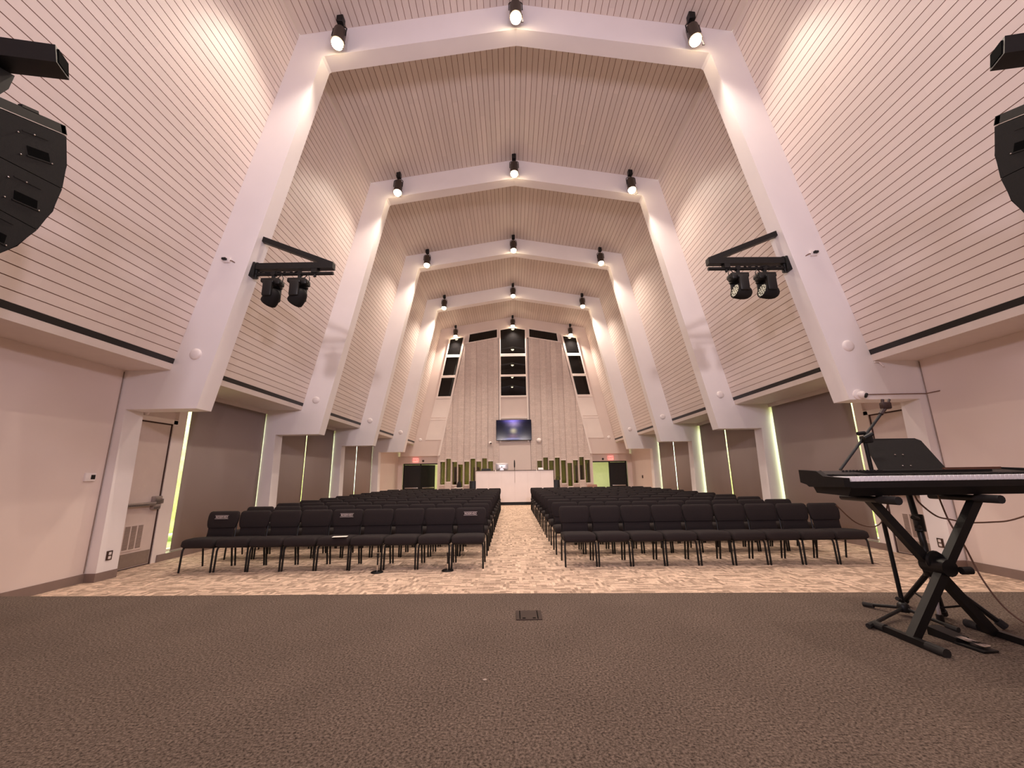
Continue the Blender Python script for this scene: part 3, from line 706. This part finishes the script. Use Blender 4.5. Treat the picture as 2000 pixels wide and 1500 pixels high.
for sx in (-1, 1):
    sp = thing('floor_case', 'tall black equipment case beside the desk, '+('monitor end' if sx < 0 else 'end away from the monitor'), 'equipment case', (-.05+sx*1.90, DY+.45, 0))
    MB().rbox((-.13, -.25, .03), (.13, .25, 1.05), .015).build('case', 'black', sp)
    f = MB()
    for px in (-.1, .1):
        for py in (-.2, .2): f.tube([(px, py, 0), (px, py, .05)], .02, 8)
    f.build('feet', 'foot', sp)
hp = thing('headphones', 'black headphones resting on the case beside the desk', 'headphones', (1.92, DY+.45, 1.05))
MB().tube([(.09*math.cos(a)-0, 0, .05+.09*math.sin(a)) for a in [PI*i/10 for i in range(11)]], .010, 6).build('band', 'black', hp)
for s in (-1, 1): MB().lathe([(.04, -.015), (.045, 0), (.04, .015), (.001, .016)], 14, 0, Matrix.Translation((s*.09, 0, .048)) @ Matrix.Rotation(PI/2, 4, 'Y')).build('ear_cup', 'black', hp)
tn = chair('lounge_chair', 'tan padded chair behind the last row by the open doors', 'tan'); tn.location = (3.62, YW-1.0, 0); tn.rotation_euler = (0, 0, PI)
bg = thing('bag_table', 'small table holding a dark bag by the slot windows', 'table', (-2.78, YW-.65, 0))
MB().rbox((-.2, -.2, .70), (.2, .2, .73), .008).build('tabletop', 'white', bg)
for px in (-.16, .16):
    for py in (-.16, .16): MB().tube([(px, py, 0), (px, py, .70)], .014, 8).build('leg', 'leg', bg)
one('dark_bag', MB().rings([super_ring((-2.75, YW-.65, z), a, b_, 18, 3) for z, a, b_ in ((.732, .10, .07), (.76, .125, .085), (.88, .115, .075), (.98, .08, .05), (1.01, .04, .025))]), 'fabric', 'dark soft bag on the small table by the slot windows', 'bag')
sw_ = thing('light_switch', 'dark switch plate on side wall by the closed black door', 'switch', (6.0, 19.6, 1.13))
MB().rbox((-.012, -.05, -.07), (.02, .05, .07), .004).build('plate', 'brass', sw_); MB().box((-.02, -.012, -.02), (-.01, .012, .02)).build('toggle', 'black', sw_)

# ================================================================ WALL FITTINGS (near)
th = thing('thermostat', 'white thermostat with dark display on the side wall', 'thermostat', (-5.86, 5.575, 1.355))
MB().rbox((-.01, -.075, -.055), (.026, .065, .055), .008).build('body', 'white', th)
MB().box((.0262, -.005, -.028), (.0275, .052, .03)).build('display', 'black', th)
for sx in (-1, 1):
    ol = thing('wall_outlet', 'dark outlet plate on frame leg '+('beside the exit door, thermostat side' if sx < 0 else 'behind the keyboard stand'), 'outlet', (sx*5.705, Y1+.14, .31), 0, 'outlet plates on the frame legs')
    MB().rbox((-.008 if sx < 0 else -.006, -.04, -.06), (.006 if sx < 0 else .008, .04, .06), .003).build('plate', 'brass', ol)
    q = MB()
    for dz in (-.026, .026): q.box((-sx*.006, -.018, dz-.018), (-sx*.010, .018, dz+.018))
    q.build('sockets', 'white', ol)

# ================================================================ MOVING HEADS on wall arms
def arm(sx):
    side = 'thermostat side' if sx < 0 else 'keyboard side'
    Y = Y1+.15
    t = thing('lighting_arm', 'black square steel arm with slanted brace on first frame, '+side, 'lighting bracket', (sx*4.26, Y, 4.60))
    L = 1.26
    i = -sx                                     # toward the aisle
    MB().tube([(-i*.05, 0, 0), (i*L, 0, .01)], .052, square=True).build('beam', 'blackm', t)
    MB().tube([(i*.06, 0, .50), (i*(L-.03), 0, .03)], .042, square=True).build('brace', 'blackm', t)
    MB().tube([(i*.02, 0, -.12), (i*L, 0, -.115)], .028, 12).build('pipe', 'blackm', t)
    pl = MB(); pl.rbox((-i*.02-.055, -.07, -.17), (-i*.02+.055, .07, .07), .01); pl.tube([(i*.03, 0, -.19), (i*.03, 0, .08)], .03, 8); pl.build('end_plate', 'black', t)
    cl = MB(); cl.box((i*.97-.045, -.05, -.12), (i*.97+.045, .05, -.03)); cl.tube([(i*.97, 0, -.17), (i*.97, 0, -.1)], .022, 8); cl.build('clamp', 'blackm', t)
    mw = MB().tube([(-i*.02, -.06, -.06), (-i*.16, -.10, -.03), (-i*.26, -Y+Y1-.02+0, .03), (-i*.34, -Y+Y1-.02, .05)], .008, 6); mw.build('power_cord', 'cable', t)
    pp = MB(); pp.rbox((-i*.34-.05, -Y+Y1-.03, .0), (-i*.34+.05, -Y+Y1-.001, .09), .004); pp.build('socket_plate', 'white', t)
    pg = MB(); pg.rbox((-i*.36-.035, -Y+Y1-.075, .03), (-i*.36+.03, -Y+Y1-.03, .065), .008); pg.build('plug', 'black', t)
    mw2 = MB().tube([(i*.25+.02*math.sin(k*1.3), -.02, -.105+.018*math.sin(k*2.1)) if 0 else (i*(.10+.06*k), -.028+.012*math.sin(k*2.3), -.095+.014*math.sin(k*1.9)) for k in range(11)], .012, 6); mw2.build('cable_wrap', 'black', t)
    return t
def moving_head(sx, x, lab):
    t = thing('moving_head', lab, 'stage light', (x, Y1+.15, 4.485), 0, 'moving head stage lights')
    i = -sx
    c = MB(); c.tube([(0, 0, .035), (0, 0, -.10)], .030, 10); c.tube([(0, -.035, .0), (0, .035, .0)], .04, 10); c.build('clamp', 'blackm', t)
    b = MB(); b.rbox((-.155, -.085, -.175), (.13, .085, -.10), .02); b.rbox((i*.10-.05, -.095, -.215), (i*.10+.06, .06, -.125), .02); b.build('base', 'black', t)
    MB().tube([(i*.10, -.05, -.10), (i*.16, -.06, -.05), (i*.20, -.07, -.11), (i*.19, -.07, -.19), (i*.13, -.06, -.21)], .007, 6).build('safety_loop', 'blackm', t)
    yk = MB()
    for s_ in (-1, 1): yk.rbox((-.075, s_*.125-.022, -.43), (.075, s_*.125+.022, -.17), .022)
    yk.rbox((-.09, -.145, -.215), (.09, .145, -.165), .02)
    yk.build('yoke', 'black', t)
    d = Vector((-.93, -.05, .20)) if sx > 0 else Vector((-.62, .35, -.62))
    mx = Matrix.Translation((.01, 0, -.405)) @ d.to_track_quat('-Z', 'Y').to_matrix().to_4x4()
    prof = [(.02, .155), (.055, .145), (.085, .115), (.105, .07), (.116, .01), (.119, -.05), (.118, -.10), (.110, -.112), (.104, -.112), (.104, -.10), (.001, -.10)]
    hd = MB().lathe(prof, 24, 0, mx); hd.build('head', 'cab', t)
    le = MB()
    for a, n in ((0, 1), (.042, 6), (.082, 12)):
        for q in range(n): le.ball((a*math.cos(2*PI*q/n), a*math.sin(2*PI*q/n), -.102), .019, 8, 0, .5, mx)
    le.build('led_lenses', 'led', t)
    return t
for sx in (-1, 1):
    arm(sx)
    side = 'thermostat side' if sx < 0 else 'keyboard side'
    for x, w in ((3.945 if sx < 0 else 3.90, 'nearer the frame leg'), (3.53 if sx < 0 else 3.47, 'nearer the aisle')):
        moving_head(sx, sx*x, 'black moving head light %s under the arm, %s' % (w, side))

# ================================================================ LINE ARRAY SPEAKERS
def line_array(sx):
    side = 'thermostat side' if sx < 0 else 'keyboard side'
    t = thing('line_array', 'black curved line array speaker hanging over the stage, '+side, 'loudspeaker', (sx*3.55, 0, 0))
    o = sx                                      # outward
    W = .62
    # side profile of each wedge cabinet in (y, z): front edge toward the seats
    fronts = [(2.597, 3.870), (2.655, 3.455), (2.575, 3.055), (2.37, 2.71)]
    backs = [(2.14, 3.690), (2.215, 3.395), (2.205, 2.995+.07), (2.10, 2.85)]
    for k in range(3):
        p = [backs[k], fronts[k], ((fronts[k][0]+fronts[k+1][0])/2+.018, (fronts[k][1]+fronts[k+1][1])/2), fronts[k+1], backs[k+1]]
        c = Vector((sum(q[0] for q in p)/5, sum(q[1] for q in p)/5))
        p = [tuple(c+(Vector(q)-c)*.985) for q in p]
        cab = MB().prism(p, 0, 0, o*W).build('cabinet', 'cab', t)
        d = (Vector(fronts[k])-Vector(backs[k])).normalized(); n = Vector((-d.y, d.x))
        def q3(u, v, x): r = c+d*u+n*v; return (x, r.x, r.y)
        e = -o*.003
        hb = MB()
        def quad(u0, u1, v0, v1, x, th=.004):
            vs = [q3(u0, v0, x), q3(u1, v0, x), q3(u1, v1, x), q3(u0, v1, x)]; vs2 = [(v[0]-o*th, v[1], v[2]) for v in vs]
            return vs+vs2
        FQ = [(0, 1, 2, 3), (4, 5, 6, 7), (0, 1, 5, 4), (1, 2, 6, 5), (2, 3, 7, 6), (3, 0, 4, 7)]
        hb.add(quad(-.06, .075, -.055, .005, 0, .002), FQ); hb.build('handle_recess', 'dark', cab)
        MB().add(quad(-.07, .09, .095, .103, 0, .003), FQ).build('raised_rib', 'cab', cab); MB().add(quad(-.07, .09, -.068, -.06, 0, .005), FQ).build('handle_rim', 'cab', cab)
        sc = MB()
        for u, v in ((-.10, .075), (.085, -.062), (-.11, -.07), (.0, .098)): r = q3(u, v, -o*.003); sc.ball(r, .006, 8)
        sc.build('screws', 'chrome', cab)
        gm = MB().prism([tuple(Vector(p[1])+Vector((.001, 0))), tuple(Vector(p[2])+Vector((.012, 0))), tuple(Vector(p[3])+Vector((.001, 0))), tuple(Vector(p[3])-d*.02), tuple(Vector(p[1])-d*.02)], 0, o*.012, o*(W-.012)); gm.build('grille', 'dark', cab)
    fb = MB()
    d = Vector((fronts[0][0]-backs[0][0], fronts[0][1]-backs[0][1])).normalized(); n = Vector((-d.y, d.x))
    def prm(u0, u1, v0, v1, x0, x1):
        b0 = Vector(backs[0]); fb.prism([tuple(b0+d*u0+n*v0), tuple(b0+d*u1+n*v0), tuple(b0+d*u1+n*v1), tuple(b0+d*u0+n*v1)], 0, x0, x1)
    for xa in (0, W-.03): prm(-.02, .495, .008, .075, o*xa, o*(xa+.03)); prm(.22, .32, .07, .095, o*xa, o*(xa+.03))
    prm(.46, .49, .01, .07, 0, o*W); prm(0, .03, .01, .07, 0, o*W)
    fb.build('fly_frame', 'blackm', t)
    MB().prism([tuple(Vector(backs[0])+d*u+n*.003) for u in (0, .49)]+[tuple(Vector(backs[0])+d*u+n*.009) for u in (.49, 0)], 0, 0, o*W).build('edge_strip', 'steel', t)
    hg = MB().prism([(2.26, 3.80), (2.34, 3.86), (2.345, 3.95), (2.40, 4.09), (2.41, 4.22), (2.20, 4.16), (2.16, 3.82)], 0, o*.26, o*.34)
    hg.build('hanger_plate', 'blackm', t)
    tb = MB()
    tb.tube([(o*1.0, 2.05, 4.14), (-o*.02, 2.44, 4.375)], .075, square=True); tb.build('support_tube', 'blackm', t)
    MB().tube([(-o*.015, 2.442, 4.376), (-o*.025, 2.446, 4.378)], .058, square=True).build('tube_opening', 'dark', t)
    bl = MB()
    for x in (.28, .36): bl.tube([(o*x, 2.27, 4.10), (o*x, 2.36, 4.36)], .012, 8); bl.ball((o*x, 2.365, 4.37), .022, 8)
    bl.build('bolts', 'blackm', t)
    return t
line_array(-1); line_array(1)

# ================================================================ STAGE THINGS
ZS = .40
fb = thing('floor_box', 'flat brown floor box cover set in the stage carpet', 'floor box', (-.098, 2.94, ZS))
MB().rbox((-.085, -.088, 0), (.085, .088, .006), .003, 1).build('cover', 'boxcover', fb)
g_ = MB()
for x in (-.058, .058): g_.box((x-.003, -.08, .0055), (x+.003, .08, .0068))
for x in (-.032, .034): g_.rbox((x-.010, -.074, .0055), (x+.010, -.058, .007), .003, 1)
g_.build('slots', 'dark', fb)
one('lint_speck', MB().lathe([(.008, 0), (.009, .002), (.001, .003)], 10, 0, Matrix.Translation((-.333, 2.09, ZS))), 'louver', 'small pale speck on the stage carpet', 'debris')

# keyboard
KX, KL = 1.665, 1.335
kb = thing('keyboard', 'black digital piano with white keys on the X stand', 'keyboard', (KX, 2.33, 1.165))
prof = [(.0, .045), (.0, .092), (.035, .098), (.17, .103), (.20, .135), (.36, .148), (.36, .075), (.30, .06), (.27, .008), (.03, 0)]
MB().prism([(.0, .045), (.0, .079), (.165, .079), (.165, .12), (.345, .14), (.345, .075), (.30, .06), (.27, .008), (.03, 0)], 0, .035, KL-.035).build('body', 'black', kb)
for x in (0, KL-.035): MB().prism([(.0, .050), (.0, .100), (.15, .110), (.20, .140), (.352, .149), (.352, .070), (.30, .058), (.28, .045)], 0, x, x+.035).build('end_block', 'blackm', kb)
wk = MB(); NW = 52; kw = (KL-.085)/NW
for i in range(NW): wk.rbox((.0425+i*kw+.0003, -.004, .080), (.0425+(i+1)*kw-.0003, .150, .108), .0015, 1)
wk.build('white_keys', 'ivory', kb)
bk = MB()
for i in range(NW-1):
    if (i+5) % 7 in (0, 1, 3, 4, 5): bk.prism([(.056, .107), (.060, .117), (.150, .119), (.150, .107)], 0, .0425+(i+1)*kw-.006, .0425+(i+1)*kw+.006)
bk.build('black_keys', 'black', kb)
kn = MB()
for i in range(14): x = .10+i*.022 if i > 1 else .05+i*.03; kn.lathe([(.007, 0), (.0065, .012), (.001, .0125)], 10, 0, Matrix.Translation((x+.08 if i > 1 else x, .27, .131)))
kn.build('knobs', 'black', kb)
MB().box((.30, .20, .1255), (KL-.25, .30, .1385), 0).build('control_panel', 'black', kb)
MB().prism([(.33, .138), (.345, .139), (.345, .152), (.335, .152)], 0, .93, KL-.03).build('rear_lip', 'wood', kb)

# X stand
xs = thing('keyboard_stand', 'black X-shaped stand carrying the digital piano', 'keyboard stand', (2.20, 2.455, ZS))
FL, FR = -.265, .275
for X, n in ((FL, 'left'), (FR, 'right')):
    f = MB(); f.tube([(X, -.20, .018), (X, .165, .018)], .016, square=True); ft = f.build('foot', 'blackm', xs)
    MB().tube([(X, -.225, .019), (X, -.13, .019)], .022, 10).build('rubber_end', 'foot', ft); MB().tube([(X, .11, .019), (X, .18, .019)], .022, 10).build('rubber_end', 'foot', ft)
def leg_pts(x0, x1, yy): return [(x0, yy, .02), (x1, yy, .735)]
MB().tube(leg_pts(FL+.02, FR+.01, -.03), .022, square=True).build('leg', 'blackm', xs)
MB().tube(leg_pts(FR-.02, FL-.01, .03), .022, square=True).build('leg', 'blackm', xs)
hb = MB(); hb.tube([(0, -.075, .375), (0, .06, .375)], .045, 14); hb.tube([(.02, -.11, .37), (.07, -.115, .372)], .020, 10); hb.lathe([(.05, -.01), (.055, 0), (.05, .012), (.001, .013)], 16, 0, Matrix.Translation((0, 0, .40)) @ Matrix.Rotation(PI/2, 4, 'X')); hb.build('hub', 'black', xs)
for X in (FL-.01, FR+.01):
    a = MB(); a.tube([(X-.03, -.17, .742), (X-.03, .20, .742)], .018, 10); at_ = a.build('arm', 'blackm', xs)
    e = MB(); e.tube([(X-.03, -.185, .742), (X-.03, -.06, .742)], .0225, 10); e.build('rubber_sleeve', 'foot', at_)

# microphone boom stand
ms = thing('microphone_stand', 'black boom microphone stand behind the digital piano', 'microphone stand', (2.288, 2.822, ZS))
MB().tube([(0, 0, .05), (-.03, .0, 1.10)], .0125, 10).build('pole', 'blackm', ms)
hub = MB(); hub.lathe([(.03, .025), (.034, .04), (.03, .07), (.018, .08), (.001, .081)], 12); hub.tube([(-.03, -.02, .10), (-.055, -.03, .11)], .012, 8); hub.build('hub', 'black', ms)
for ex_, ey_ in ((-.093, .188), (-.40, -.20), (.035, -.275)):
    L = math.hypot(ex_, ey_); c, s_ = ex_/L, ey_/L
    lg_ = MB().tube([(c*.02, s_*.02, .045), (c*L, s_*L, .016)], .010, 8).build('leg', 'blackm', ms)
    MB().tube([(c*(L-.05), s_*(L-.05), .019), (c*(L+.01), s_*(L+.01), .0155)], .0145, 8).build('rubber_foot', 'foot', lg_)
cl = MB(); cl.rbox((-.05, -.025, 1.09), (.015, .025, 1.14), .01); cl.tube([(-.06, -.03, 1.12), (.0, -.035, 1.15)], .014, 8); cl.tube([(-.07, 0, 1.155), (-.02, 0, 1.16)], .013, 8); cl.build('clutch', 'black', ms)
MB().tube([(-.24, 0, .91), (.145, 0, 1.315)], .009, 8).build('boom', 'blackm', ms)
ch = MB(); ch.tube([(.12, 0, 1.29), (.16, 0, 1.335)], .015, 8); ch.rbox((.135, -.018, 1.325), (.20, .018, 1.375), .01); ch.tube([(.15, 0, 1.37), (.155, 0, 1.395)], .010, 8); ch.tube([(.19, 0, 1.37), (.205, 0, 1.395)], .008, 8); ch.build('microphone_clip', 'clip', ms)
MB().tube([(-.008, -.015, .62), (-.05, -.02, .63)], .012, 8).build('height_knob', 'black', ms)

# music stand
mu = thing('music_stand', 'black music stand with tilted desk behind the digital piano', 'music stand', (2.53, 2.86, ZS))
dsk = MB()
r0 = [(-.075, .185, 1.135), (-.10, .17, 1.115), (-.26, -.09, .90), (.20, -.09, .90), (.325, .165, 1.115), (.30, .185, 1.135)]
nv = Vector((0, .63, -.78)).normalized()*.006
dsk.add(r0+[tuple(Vector(p)+nv) for p in r0], [(0, 1, 2, 3, 4, 5), (11, 10, 9, 8, 7, 6)]+[(i, i+6, (i+1) % 6+6, (i+1) % 6) for i in range(6)])
dsk.add([(-.26, -.09, .90), (.20, -.09, .90), (.19, -.115, .905), (-.27, -.115, .905)], [(0, 1, 2, 3)])
dsk_o = dsk.build('desk', 'cab', mu)
sc = MB()
for u, v in ((-.085, .45), (-.03, .45), (-.085, .12), (-.03, .12)): 
    P_ = Vector((u, -.09, .90))+Vector((.15, .275, .235))*v; sc.ball(P_-nv*.6, .0055, 8)
sc.build('screws', 'chrome', dsk_o)
BX, BY = -.14, -.16
MB().tube([(BX, BY, .28), (BX+.02, BY+.02, .45), (-.03, .0, .95)], [.019, .018, .016], 10).build('post', 'blackm', mu)
cb = MB(); cb.tube([(BX+.025, BY+.025, .52), (BX+.04, BY+.04, .62)], .028, 12); cb.tube([(BX, BY, .60), (BX-.05, BY-.02, .61)], .013, 8); cb.tube([(BX, BY, .55), (BX-.03, BY-.01, .552)], .011, 8); cb.build('collar', 'black', mu)
cb = MB(); cb.tube([(BX, BY, .26), (BX, BY, .34)], .032, 12); cb.tube([(BX-.05, BY-.03, .30), (BX-.01, BY-.01, .30)], .018, 8); cb.build('tripod_collar', 'black', mu)
MB().tube([(BX, BY, .30), (BX, BY, .03)], .010, 8).build('centre_rod', 'alum', mu)
MB().tube([(BX, BY, .045), (BX, BY, .0)], .018, 8).build('centre_foot', 'foot', mu)
for (fx, fy) in ((-.054, .17), (-.03, -.075), (.10, -.29)):
    top = Vector((BX, BY, .29)); ft = Vector((fx, fy, .016))
    lgm = MB().tube([top, ft], .015, 8).build('leg', 'blackm', mu)
    MB().tube([top.lerp(ft, .9), ft], .021, 8).build('rubber_foot', 'foot', lgm)
    MB().tube([(BX, BY, .08), top.lerp(ft, .62)], .006, 6).build('brace', 'blackm', lgm)

# pedal and cables
pd = thing('sustain_pedal', 'black sustain pedal with chrome lever on the stage floor', 'pedal', (2.185, 2.42, ZS), math.radians(6))
MB().prism([(-.03, 0), (.11, 0), (.11, .045), (-.03, .03)], 0, -.04, .04).build('housing', 'black', pd)
MB().rbox((-.045, -.15, .0), (.045, -.02, .012), .004).build('base_plate', 'blackm', pd)
MB().rbox((-.022, -.14, .022), (.022, .0, .032), .005).build('lever', 'chrome', pd)
def wire(pts, r, lab, name='cable'):
    P = [Vector(p) for p in pts]; out = []
    for i in range(len(P)-1):
        p0 = P[max(0, i-1)]; p1 = P[i]; p2 = P[i+1]; p3 = P[min(len(P)-1, i+2)]
        for k in range(6):
            t = k/6; out.append(.5*((2*p1)+(p2-p0)*t+(2*p0-5*p1+4*p2-p3)*t*t+(3*p1-p0-3*p2+p3)*t*t*t))
    out.append(P[-1])
    return one(name, MB().tube(out, r, 6), 'cable', lab, 'cable')
wire([(2.36, 2.66, 1.17), (2.42, 2.70, 1.10), (2.56, 2.75, 1.01), (2.66, 2.76, .985), (2.76, 2.76, .965), (2.92, 2.76, .965), (3.05, 2.76, .975), (3.25, 2.75, 1.03), (3.5, 2.70, 1.10)], .005, 'thin brown cable sagging sideways from the digital piano')
wire([(2.40, 2.55, 1.16), (2.45, 2.57, 1.00), (2.52, 2.58, .85), (2.58, 2.58, .66), (2.66, 2.56, .50), (2.75, 2.50, .42), (2.90, 2.42, .408)], .0045, 'thin cable dropping from the digital piano to the stage floor')
wire([(2.20, 2.66, 1.15), (2.20, 2.72, 1.02), (2.16, 2.76, .95), (2.07, 2.80, .97), (1.99, 2.84, 1.08)], .004, 'short cable loop under the digital piano')

# mini microphone stands before the front row
def mini(x, y, lab, h):
    t = thing('short_microphone_stand', lab, 'microphone stand', (x, y, 0), 0, 'short round based stands before the front row')
    MB().lathe([(.082, 0), (.085, .006), (.078, .016), (.02, .022), (.001, .023)], 24).build('base', 'leg', t)
    MB().tube([(0, 0, .015), (0, 0, h*.45)], .008, 8).build('lower_tube', 'chrome' if h > .235 else 'leg', t)
    MB().tube([(0, 0, h*.40), (0, 0, h*.80)], .011, 8).build('pole', 'leg', t)
    MB().tube([(0, 0, h*.78), (0, 0, h)], [.015, .018], 10).build('microphone', 'black', t)
    return t
mini(-2.094, 6.09, 'short round-based stand before the fourth front chair from the aisle', .25)
mini(-1.115, 6.13, 'short round-based stand before the second front chair from the aisle', .24)

# ================================================================ OUTSIDE
for sx in (-1, 1):
    hd = MB(); rs = []
    for y in range(0, 34):
        yy = 2+y*.6
        rs.append([(sx*(9.2+a*(1+.12*math.sin(y*2.1+b*3))), yy, b) for a, b in ((-.5, 0), (-.62+.1*math.sin(y), 1.2), (-.4, 2.6+.2*math.sin(y*1.3)), (0, 3.2+.2*math.cos(y*1.7)), (.6, 2.6), (.6, 0))])
    hd.rings(rs)
    o = hd.build('hedge', 'hedge'); o['label'] = 'bright green hedge outside the windows, '+('keyboard side' if sx > 0 else 'thermostat side'); o['category'] = 'hedge'
struct('ground', MB().box((-30, -20, -.3), (30, 45, -.21)), 'lawn')
struct('roof', MB().box((-6.4, YS-.3, 10.2), (6.4, YW+5.3, 10.3)).box((-6.5, YS-.2, 2.985), (-5.6, YW+.2, 3.04)).box((5.6, YS-.2, 2.985), (6.5, YW+.2, 3.04)), 'plaster')
